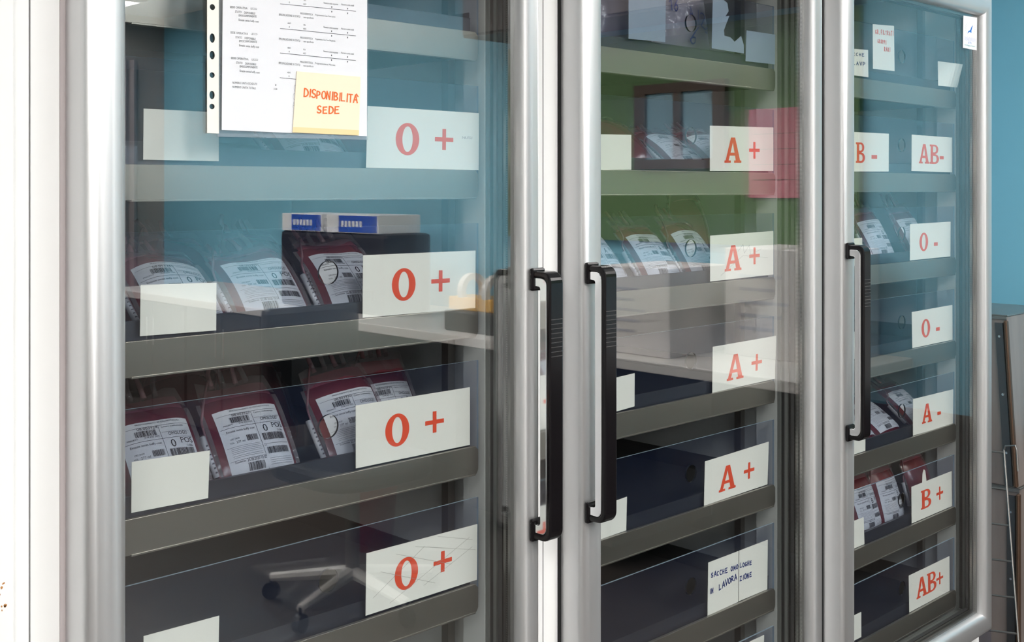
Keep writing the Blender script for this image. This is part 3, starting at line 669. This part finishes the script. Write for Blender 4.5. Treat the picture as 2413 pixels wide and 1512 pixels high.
def blood_bag(X, Y, Z, lab, kind='0', p0=10, p1=55, yaw=0, roll=0, num='08.003927', date='25.08.2020 10:02', group='labelled blood bags in the drawers', label=True, W=.108, L=.148, tubes=True, seed=0, lw=.093, wave=.004, detail=True):
    BAGN[0] += 1; seed = seed or BAGN[0]; r = random.Random(seed)
    i_f = min(range(3), key=lambda q_: abs(X - RAILR[q_] + .27)); X = min(max(X, RAILR[i_f] - .543 + .068), RAILR[i_f] - .072)
    t = thing('blood_bag', (X, Y, Z), lab, 'blood bag', group, (0, math.radians(roll), math.radians(yaw)))
    sp = spine(L, p0, p1); n = len(sp) - 1; ph = r.uniform(0, 6)
    T0 = .017
    def S(u, w_, off=0.0, sgn=1):
        """u across -1..1, w_ along 0..1; off = distance in front of the bag face"""
        k = min(max(w_, 0), 1) * n; i0 = min(int(k), n - 1); fr_ = k - i0
        y = sp[i0][0] * (1 - fr_) + sp[i0 + 1][0] * fr_; z = sp[i0][1] * (1 - fr_) + sp[i0 + 1][1] * fr_
        if w_ < 0: z += w_ * L
        a = math.radians(p0 + (p1 - p0) * w_)
        prof = (1 - abs(u) ** 3) * min(1, (w_ / .12 if w_ > 0 else 0) ** .5) * (1 if w_ < .6 else max(0, 1 - ((w_ - .6) / .4) ** 2))
        th = sgn * T0 * prof * (1 if sgn > 0 else .5) + wave * math.sin(u * 2.4 + ph + w_ * 2) * w_ + off
        hw = W / 2 * (1 - .10 * max(0, w_ - .75) / .25) * (1 - .05 * (1 - min(1, w_ / .1)))
        return (u * hw, y - th * math.cos(a), z + th * math.sin(a))
    def surf(u0, u1, w0, w1, nu, nw, off, sgn):
        return [S(u0 + (u1 - u0) * a / nu, w0 + (w1 - w0) * b / nw, off, sgn) for b in range(nw + 1) for a in range(nu + 1)], [(b * (nu + 1) + a, b * (nu + 1) + a + 1, (b + 1) * (nu + 1) + a + 1, (b + 1) * (nu + 1) + a) for b in range(nw) for a in range(nu)]
    wb = .80
    m = MB()
    for sgn in (1, -1):
        vs, fs = surf(-1, 1, 0, wb, 10, 12, 0, sgn); m.add(vs, fs, 0)
    vs, fs = surf(-.95, .95, wb * .99, .93, 10, 3, .0005, 1); m.add(vs, fs, 1)
    def local(mb, name, mats, parent, smooth=True):
        me = bpy.data.meshes.new(name); me.from_pydata(mb.v, [], mb.f)
        for k in (mats if isinstance(mats, list) else [mats]): me.materials.append(MATS[k])
        me.polygons.foreach_set('material_index', mb.m)
        if smooth: me.polygons.foreach_set('use_smooth', [True] * len(me.polygons))
        me.update(); o = bpy.data.objects.new(name, me); return link(o, parent)
    local(m, 'pouch', ['blood', 'blood_thin'], t)
    # clear seam and empty top
    m = MB(); seam = []
    P_o = []; P_i = []
    for k in range(13): P_i.append(S(-1, wb * k / 12)); q = S(-1, wb * k / 12); P_o.append((q[0] - .006, q[1], q[2]))
    m.add(P_i + P_o, [(k, k + 1, 14 + k, 13 + k) for k in range(12)])
    P_i = [S(1, wb * k / 12) for k in range(13)]; P_o = [(x + .006, y, z) for x, y, z in P_i]
    m.add(P_i + P_o, [(k, k + 1, 14 + k, 13 + k) for k in range(12)])
    vs, fs = surf(-1.05, 1.05, wb, 1.0, 14, 6, .0045, 1)
    vs = [(x, y - .0016 * math.sin(x * 190 + ph), z + .003 * math.sin(x * 110 + ph) * math.sin(x * 47 + 2 * ph)) for x, y, z in vs]; m.add(vs, fs)
    fl = local(m, 'clear_film', 'bag_film', t)
    top = S(0, 1.0)
    a = math.radians(p1); dy, dz = math.sin(a), math.cos(a)
    for k, ux in enumerate((-.5, -.15, .2, .5)):
        q = S(ux, .97); m = MB(); ln = .030 + .008 * r.random()
        m.tube([q, (q[0] + .002 * r.uniform(-1, 1), q[1] + dy * ln * .5, q[2] + dz * ln * .5 + .004), (q[0] + .008 * r.uniform(-1, 1), q[1] + dy * ln * .7, q[2] + dz * ln + .006)], [.0036, .0034, .0030], 8)
        local(m, 'port', 'bag_film' if k % 2 else 'tube_clear', t)
    if tubes:
        q = S(-.45, .97); e = S(-1.12, .55, .004); b = S(-1.1, .08, .004); m = MB()
        path = []
        cps = [Vector(q), Vector(q) + Vector((-.006, .004, .010)), Vector(e) + Vector((-.004, -.003, .022)), Vector(e), Vector(b)]
        for i_ in range(len(cps) - 1):
            p_0, p_1, p_2, p_3 = cps[max(i_ - 1, 0)], cps[i_], cps[i_ + 1], cps[min(i_ + 2, len(cps) - 1)]
            for k in range(8):
                s_ = k / 8; path.append(0.5 * ((2 * p_1) + (p_2 - p_0) * s_ + (2 * p_0 - 5 * p_1 + 4 * p_2 - p_3) * s_ ** 2 + (3 * p_1 - p_0 - 3 * p_2 + p_3) * s_ ** 3))
        m.tube(path + [cps[-1]], .0017, 6); local(m, 'tube', 'tube_clear', t)
        if r.random() < .7:
            q0 = S(-1.15, .12, .006); q1 = S(-1.2, .50, .008); m = MB(); m.tube([q0, q1], .0042, 8); sg = local(m, 'segment_tube', 'tube_white', t)
            m = MB()
            for k in range(7):
                s_ = .12 + .11 * k; c_ = Vector(q0).lerp(Vector(q1), s_); m.box(c_.x - .0014, c_.x + .0014, c_.y - .0046, c_.y - .0042, c_.z, c_.z + .0024)
            local(m, 'number_print', 'grey_ink', sg, False)
    if label:
        u1 = lw / W; lb0, lb1 = .012 / L, .099 / L
        lb1 = min(lb1, .80)
        m = MB(); vs, fs = surf(-u1, u1, lb0, lb1, 12, 14, .0008, 1); m.add(vs, fs)
        lo = local(m, 'paper_label', 'bag_label', t)
        key = (kind, num, date)
        if key not in _BC: _BC[key] = label_layout(kind, num, date, hash(num) % 1000 if False else sum(map(ord, num + date)))
        pm = MB()
        for vs, fs in _BC[key]:
            if len(vs) == 4 and len(fs) == 1 and (vs[1][0] - vs[0][0] > .2 or vs[2][1] - vs[1][1] > .05):      # long strokes follow the curve
                (xa, ya), (xb, yb_2) = vs[0], vs[2]; nn = 10 if xb - xa > .2 else 4
                if xb - xa > yb_2 - ya: vv = [(xa + (xb - xa) * k / nn, yy) for k in range(nn + 1) for yy in (ya, yb_2)]
                else: vv = [(xx, ya + (yb_2 - ya) * k / nn) for k in range(nn + 1) for xx in (xa, xb)]
                vs, fs = vv, [(2 * k, 2 * k + 1, 2 * k + 3, 2 * k + 2) for k in range(nn)]
            pm.add([S(-u1 + 2 * u1 * (.02 + .96 * a_), lb0 + (lb1 - lb0) * b_, .0014, 1) for a_, b_ in vs], fs)
        local(pm, 'label_print', 'black_ink', lo, False)
    return t
def dz(i, k): return ZT0[i] - .2015 * k - .001
def bx(x, Y, y=465): return at(x, y, Y).x
B = blood_bag
# nearest refrigerator
B(bx(735, .10), .080, dz(0, 1) - .0, 'blood bag lying low behind the clear front under the hanging sheets', p0=40, p1=75, num='08.003911', date='24.08.2020 09:12')
B(bx(880, .16), .13, dz(0, 1), 'unlabelled blood bag half hidden beside the upper large card', p0=30, p1=75, label=False)
B(bx(430, .10), .077, dz(0, 2), 'blood bag whose label shows above the blank card, second 0+ row', p0=36, p1=68, num='08.013241', date='22.08.2020 11:40')
B(bx(644, .09), .077, dz(0, 2), 'blood bag with curled label dated 22.08.2020 10:14', p0=34, p1=70, num='08.003905', date='22.08.2020 10:14', wave=.009, seed=42)
B(bx(838, .09), .077, dz(0, 2), 'blood bag seen through the ring hole beside the middle 0+ card', p0=30, p1=64, num='08.003902', date='22.08.2020 07:38', seed=33, wave=.007)
for q, (xx, yy) in enumerate(((.672, .24), (.80, .25), (.925, .24), (1.05, .22))):
    B(xx, yy, dz(0, 2), 'unlabelled bag in the back of the second 0+ drawer, %s from the left' % ['first', 'second', 'third', 'fourth'][q], p0=25, p1=60, label=False, group='bags in the back row', L=.148)
B(bx(392, .09), .077, dz(0, 3), 'blood bag partly hidden by the blank card, label number ending 924', p0=28, p1=52, num='08.003924', date='25.08.2020 09:40')
B(bx(610, .09), .077, dz(0, 3), 'blood bag with the fully readable 0 POS label, third 0+ row', p0=28, p1=48, num='08.003927', date='25.08.2020 10:02', seed=5)
B(bx(848, .09), .077, dz(0, 3), 'tilted blood bag behind the ring hole in the third 0+ row', p0=26, p1=44, roll=-2, num='08.003930', date='25.08.2020 10:12', seed=6)
B(bx(975, .12), .115, dz(0, 3), 'upright blood bag standing above the lower 0+ card, clear ports on top', p0=44, p1=20, num='08.003933', date='25.08.2020 10:20', seed=8)
for q, (xx, yy) in enumerate(((.68, .26), (.805, .25), (.93, .27))):
    B(xx, yy, dz(0, 3), ['unlabelled bag at the back of the third 0+ drawer, leftmost', 'unlabelled bag at the back of the third 0+ drawer, in the middle', 'unlabelled bag at the back of the third 0+ drawer, rightmost'][q], p0=20, p1=50, label=False, group='bags in the back row', L=.148)
# middle refrigerator
B(bx(1600, .11), .078, dz(1, 1), 'labelled blood bag lying under the framed reflection in the middle refrigerator', 'A', 42, 74, num='08.003951', date='20.08.2020 09:00')
B(bx(1470, .13), .09, dz(1, 1), 'dark unlabelled bag left of the lying bag in the green reflection', 'A', 30, 70, label=False)
B(bx(1690, .11), .078, dz(1, 1), 'blood bag mostly hidden by the uppermost A+ card', 'A', 40, 70, num='08.003952', date='20.08.2020 09:10')
B(bx(1425, .09), .077, dz(1, 2), 'blood bag behind the middle handle, only its label corner showing', 'A', 30, 58, num='08.003961', date='21.08.2020 08:15')
B(bx(1555, .09), .077, dz(1, 2), 'blood bag with an A POS label standing free in the middle refrigerator', 'A', 28, 58, num='08.003963', date='21.08.2020 08:31', seed=12)
B(bx(1655, .09), .078, dz(1, 2), 'blood bag with an A POS label behind the ring hole', 'A', 26, 54, num='08.003966', date='21.08.2020 08:40', seed=13)
B(bx(1610, .20), .17, dz(1, 2) + .03, 'upright bag with pale ports rising above the A POS row', 'A', 4, 28, label=False, seed=14)
B(1.50, .25, dz(1, 2), 'unlabelled bag at the back of the A POS drawer, left', 'A', 20, 50, label=False, group='bags in the back row', L=.148)
B(1.635, .26, dz(1, 2), 'unlabelled bag at the back of the A POS drawer, right', 'A', 20, 50, label=False, group='bags in the back row', L=.148)
# far refrigerator
B(bx(2072, .09), .077, dz(2, 2), 'labelled blood bag left of the upper 0- card', '0', 22, 40, num='08.003971', date='19.08.2020 10:00', lw=.098)
B(bx(2145, .12), .09, dz(2, 2), 'blood bag half covered by the upper 0- card', '0', 22, 40, num='08.003972', date='19.08.2020 10:05')
B(bx(2090, .09), .077, dz(2, 4), 'labelled bag lying left of the A- card', 'A', 46, 72, num='08.003975', date='18.08.2020 10:05')
B(bx(2155, .12), .085, dz(2, 4), 'labelled bag tucked behind the A- card', 'A', 42, 66, num='08.003976', date='18.08.2020 10:15')
B(bx(2030, .09), .077, dz(2, 4), 'labelled bag beside the far handle foot', 'A', 46, 72, num='08.003977', date='18.08.2020 10:25')
B(bx(2097, .085), .077, dz(2, 5), 'blood bag with a B POS label in the farthest refrigerator', 'B', 10, 26, num='08.003981', date='17.08.2020 10:25', seed=21)
B(bx(2095, .20), .19, dz(2, 5), 'upright labelled bag behind the B POS bag', 'B', 4, 16, num='08.003982', date='17.08.2020 10:35', seed=22)
B(bx(2190, .10), .085, dz(2, 5), 'unlabelled wrinkled bag touching the B+ card', 'B', 3, 34, label=False, seed=23)
B(bx(2030, .10), .078, dz(2, 5), 'bag behind the blank card left of the B POS bag', 'B', 14, 30, num='08.003983', date='17.08.2020 10:45', seed=24)

# clear zip pouches in the top drawer of the middle refrigerator
def pouch(x, Y, w_, h_, lab, content, writing=None):
    z0 = dz(1, 0) + .004; X = bx(x, Y); t = thing('clear_pouch', (X, Y, z0), lab, 'plastic bag', 'clear pouches in the top drawer'); r = random.Random(x)
    nu, nv = 12, 14; ph = r.uniform(0, 6)
    def S(u, v, off=0):
        b = .020 * (1 - abs(2 * u - 1) ** 2.5) * (1 - abs(2 * v - 1) ** 3)
        wr = .0035 * math.sin(13 * u + 5 * v + ph) * math.sin(9 * v + ph) + .002 * math.sin(31 * u - 17 * v)
        return (X + (u - .5) * w_, Y - b - wr * (b / .02) - off + v * .03, z0 + v * h_)
    m = MB()
    vs = [S(a / nu, b / nv) for b in range(nv + 1) for a in range(nu + 1)]; fs = [(b * (nu + 1) + a, b * (nu + 1) + a + 1, (b + 1) * (nu + 1) + a + 1, (b + 1) * (nu + 1) + a) for b in range(nv) for a in range(nu)]
    m.add(vs, fs); m.add([(x_, 2 * (Y + .012) - y_ + .03, z_) for x_, y_, z_ in vs], fs)
    m.build('film', 'zip_film', t, smooth=True)
    m = MB(); m.add([(X + (q_[0] - X) * .86, q_[1] + .008, z0 + (q_[2] - z0) * .8 + .008) for q_ in vs], fs); m.add([(X + (q_[0] - X) * .86, 2 * (Y + .012) - q_[1] + .014, z0 + (q_[2] - z0) * .8 + .008) for q_ in vs], fs)
    m.build('content', content, t, smooth=True)
    if writing: flat('blue_handwriting', writing, lambda a, b: S(a, b, .0025), 'blue_ink', t)
pouch(1450, .085, .13, .16, 'crumpled clear pouch at the left of the top drawer, middle refrigerator', 'pink_content', line([(.80, .50), (.9, .52), (.82, .44), (.94, .44)], .010))
wr = hand('16', .24, .43, .10, .10, .013, .0) + hand('A', .52, .39, .10, .1, .013) + line([(.70, .47), (.67, .39), (.69, .33)], .013) + line(arc(.82, .43, .05, .03, 170, -30) + [(.78, .34), (.88, .31), (.95, .34), (.92, .28), (.86, .29)], .013) + line([(.68, .31), (.58, .25), (.53, .19)] + arc(.58, .18, .05, .03, 190, 500), .013)
pouch(1610, .082, .175, .20, 'clear pouch with large blue handwriting in the top drawer', 'pink_content', wr)

# ------------------------------------------------------------------ sheets hanging on the near door
YS = -.0130
f = quadmap([(484, -330), (868, -272), (864, 331), (486, 316)], YS)
pz = at(680, 320, YS)
t = thing('punched_sleeve', (pz.x, YS, pz.z), 'clear punched plastic sleeve taped to the nearest glass door', 'plastic sleeve')
m = MB(); A = [at(*p, YS - .0024) for p in ((514, -330), (869, -272), (866, 329), (514, 322))]; Bk = [at(*p, YS) for p in ((514, -330), (869, -272), (866, 329), (514, 322))]
m.add([tuple(p) for p in A], [(0, 1, 2, 3)]); m.build('front_film', 'sleeve_film', t)
m = MB(); m.add([tuple(p) for p in Bk], [(0, 1, 2, 3)]); m.build('back_film', 'sleeve_film', t)
# punched strip: one piece per hole
hol = [(-110, 9), (-60, 9), (17, 7), (90, 11), (130, 10), (177, 6.5), (224, 10), (251, 6.5)]
ys_ = [-330] + [(hol[k][0] + hol[k + 1][0]) / 2 for k in range(len(hol) - 1)] + [314]
m = MB()
xa = at(487, 100, YS).x; xb = at(515, 100, YS).x; zf = lambda y: at(500, y, YS).z
for k, (yy, hr) in enumerate(hol):
    hole_panel(m, xa, xb, zf(ys_[k + 1]), zf(ys_[k]), at(499.5 - .004 * yy, yy, YS).x, zf(yy), .0034, abs(zf(yy) - zf(yy + hr)), YS - .0011, YS - .0006, 0, 20, 0)
m.build('punched_strip', 'sleeve_strip', t)
m = MB(); q = [at(*p, YS - .0028) for p in ((514, 314), (866, 320), (866, 329), (514, 322))]; q2 = [p + Vector((0, .003, 0)) for p in q]
m.add([tuple(p) for p in q + q2], [(0, 1, 2, 3), (7, 6, 5, 4), (0, 4, 5, 1), (1, 5, 6, 2), (2, 6, 7, 3), (3, 7, 4, 0)]); m.build('welded_hem', 'sleeve_film', t)
f = quadmap([(527, -330), (865, -272), (864, 321), (522, 306)], YS - .0013)
pp = slab('printed_sheet', f, 'paper', None, .0006, org=tuple(at(690, 310, YS)))
tag(pp, 'white printed inventory sheet inside the clear sleeve', 'paper sheet')
F = lambda a, b: f(a, b, .0008)
# vertical position helper: photograph row -> b on the sheet at its left/right ends
def bb(x, y):
    a = (x - 524.5) / 340.0; yt = -330 + 58 * a; yb2 = 306 + 15 * a; return (x - 524.5) / 340.0, (yb2 - y) / (yb2 - yt)
P = []
def tx(s, x, y, h, x2, dy=0.0):
    a, b = bb(x, y); a2, b2 = bb(x2, y + dy); P.append(T(s, a, b, h / 630.0, a2 - a, (b2 - b) / max(a2 - a, 1e-6)))
for k, y0 in enumerate((-41, 18, 78, 138)):
    o = k * 1.5
    tx('SEDE OPERATIVA', 538 + o, y0 + 1, 5, 576 + o, 3); tx('LECCO', 583 + o, y0 + 4, 4.5, 597 + o, 1)
    tx('STATO', 549 + o, y0 + 12, 5, 563 + o, 1); tx('DISPONIBILE', 569 + o, y0 + 14, 5, 593 + o, 2)
    tx('EMOCOMPONENTE', 557 + o, y0 + 21, 5, 596 + o, 2); tx('Emazie senza buffy coat', 557 + o, y0 + 31, 5, 601 + o, 4)
for k, y0 in enumerate((-28, 30, 88, 146)):
    tx('FRIGOEMOTECA', 698, y0 + 4 - k, 4.5, 728, 3); tx(['Frigoemoteca Sede', 'Frigoemoteca Casa Cura Lecco', 'Frigoemoteca Casa Cura Margherita', 'Frigoemoteca Merate'][k], 734, y0 + 7 - k, 4, 783 if k else 770, 5)
    tx('SPECIFICAZIONE DI STATO', 648, y0 + 7 - k, 5, 698, 5); tx('non specificato', 706, y0 + 13 - k, 4.5, 730, 2)
    tx('ABO', 668, y0 + 26, 4, 676, 0.4); tx('0', 671, y0 + 35, 4, 673.5, 0)
    if k < 3:
        tx('Rh', 706, y0 + 30, 4, 711, .3); tx('NEG', 705, y0 + 39, 4, 712, .5)
        tx('Numero unita acquisite', 754, y0 + 36 - k, 4.5, 790, 4); tx('Numero unita totali', 798, y0 + 40 - k, 4.5, 830, 3)
        for xx, yy in ((773, 46), (773, 57), (813, 50), (813, 61)): tx('1', xx, y0 + yy - k, 4, xx + 2, 0)
    a, b = bb(651, y0 + 37); a2, b2 = bb(835, y0 + 37 + 18); th = .0018
    P.append(([(a, b), (a2, b2), (a2, b2 + th), (a, b + th)], [(0, 1, 2, 3)]))
tx('NUMERO UNITA SCADUTE', 546, 197, 5, 600, 3); tx('NUMERO UNITA TOTALI', 546, 207, 5, 597, 3); tx('1', 641, 202, 4, 643, 0); tx('238', 637, 211, 4, 645, .4)
flat('printed_text', P, F, 'black_ink', pp)
P = []
for ch, x, y in (('0', 684, 214), ('0', 682, 234), ('A', 681, 252), ('B', 685, 273)):
    a, b = bb(x, y); P += hand(ch, a, b, .022, .03, .0016)
flat('pencil_note', P, F, 'pale_ink', pp)
f = quadmap([(699, 168), (849, 181), (845, 319), (689, 312)], YS - .0030)
po = slab('sticky_note', f, 'postit', None, .0006, org=tuple(at(770, 315, YS))); tag(po, 'yellow sticky note with red handwriting on the hanging sheet', 'sticky note')
F = lambda a, b: f(a, b, .0009)
flat('glue_band', [Q(0, 0, 1, .09)], lambda a, b: f(a, b, .0007), 'postit_base', po)
flat('red_handwriting', hand('DISPONIBILITA', .13, .60, .125, .075, .018, -.06, .05, .52) + line([(.94, .70), (.965, .66)], .017) + hand('SEDE', .34, .345, .115, .09, .019, 0, .05, .62), F, 'orange_ink', po)

# ------------------------------------------------------------------ steel parts and wire rack by the end wall
def steel_box(x0, x1, y0, y1, z0, z1, lab, lean=0.0):
    t = thing('steel_housing', ((x0 + x1) / 2, (y0 + y1) / 2, z0), lab, 'steel housing')
    sh = lambda mb: setattr(mb, 'v', [(x, y - lean * (z1 - z) / (z1 - z0), z) for x, y, z in mb.v])
    m = MB(); m.box(x0, x1, y0, y1, z0, z1); sh(m); m.build('sheet_body', 'steel_dark', t, bevel=.003)
    m = MB(); m.box(x0 - .005, x1, y0 - .003, y1, z1, z1 + .004); m.box(x0 - .005, x0, y0, y1, z1 - .010, z1); sh(m); m.build('top_flange', 'steel', t, bevel=.001)
    m = MB(); m.box(x0 - .016, x0, y0 - .004, y0 + .006, z0 + .004, z1 - .012); sh(m); m.build('edge_channel', 'brown_steel', t, bevel=.003)
    m = MB(); m.box(x0 - .006, x0, y0 + .012, y0 + .034, z0 + .004, z1 - .02); sh(m); m.build('edge_strip', 'tray_steel', t)
    for k in range(3):
        zz = z0 + (z1 - z0) * (.2 + .34 * k); m = MB()
        m.tube([(x0 - .006, y0 + .023, zz), (x0 - .009, y0 + .023, zz)], .0035, 10); sh(m); m.build('screw', 'screw', t)
    return t
steel_box(3.30, 3.62, .150, .62, .565, 1.050, 'upper brown-grey steel housing with screws standing right of the far refrigerator', .030)
steel_box(3.31, 3.60, .118, .62, .0, .56, 'lower brown-grey steel housing under the other one')
t = thing('wire_rack', (3.22, .17, .05), 'thin wire rack leaning against the steel housings', 'wire rack')
def pX(x, y, X):
    xc = (x - CX) / FPX; tt = X / (CA + xc * SA); return (X, tt * (SA - xc * CA) - DIST, EYE - (y - HY) * tt / FPX)
a0 = pX(2366, 1060, 3.255); a1 = pX(2396, 1060, 3.255); b0 = pX(2404, 1560, 3.12); e1 = pX(2399, 1110, 3.25)
m = MB(); m.tube([b0, a0, (a0[0], a0[1] - .004, a0[2] + .012), (a1[0], a1[1] + .004, a1[2] + .012), a1, e1], .0028, 8); m.build('outer_wire', 'steel', t)
for yy in (1066, 1153, 1238, 1323, 1408, 1493, 1578):
    s_ = (yy - 1060) / 500; X_ = 3.255 - .135 * s_; e = pX(2366 + 38 * s_, yy, X_); st_ = pX(2300, yy - 6, X_)
    m = MB(); m.tube([e, (X_, st_[1] + .05, st_[2])], .003, 8); m.build('cross_wire', 'steel', t)
m = MB(); c0 = pX(2338, 1128, 3.0)
m.box(2.99, 2.994, c0[1], c0[1] + .35, .05, c0[2])
tag(m.build('smoked_sheet', 'acrylic', org=(2.99, c0[1] + .1, .05)), 'dark clear plastic sheet standing between the far refrigerator and the rack', 'plastic sheet')
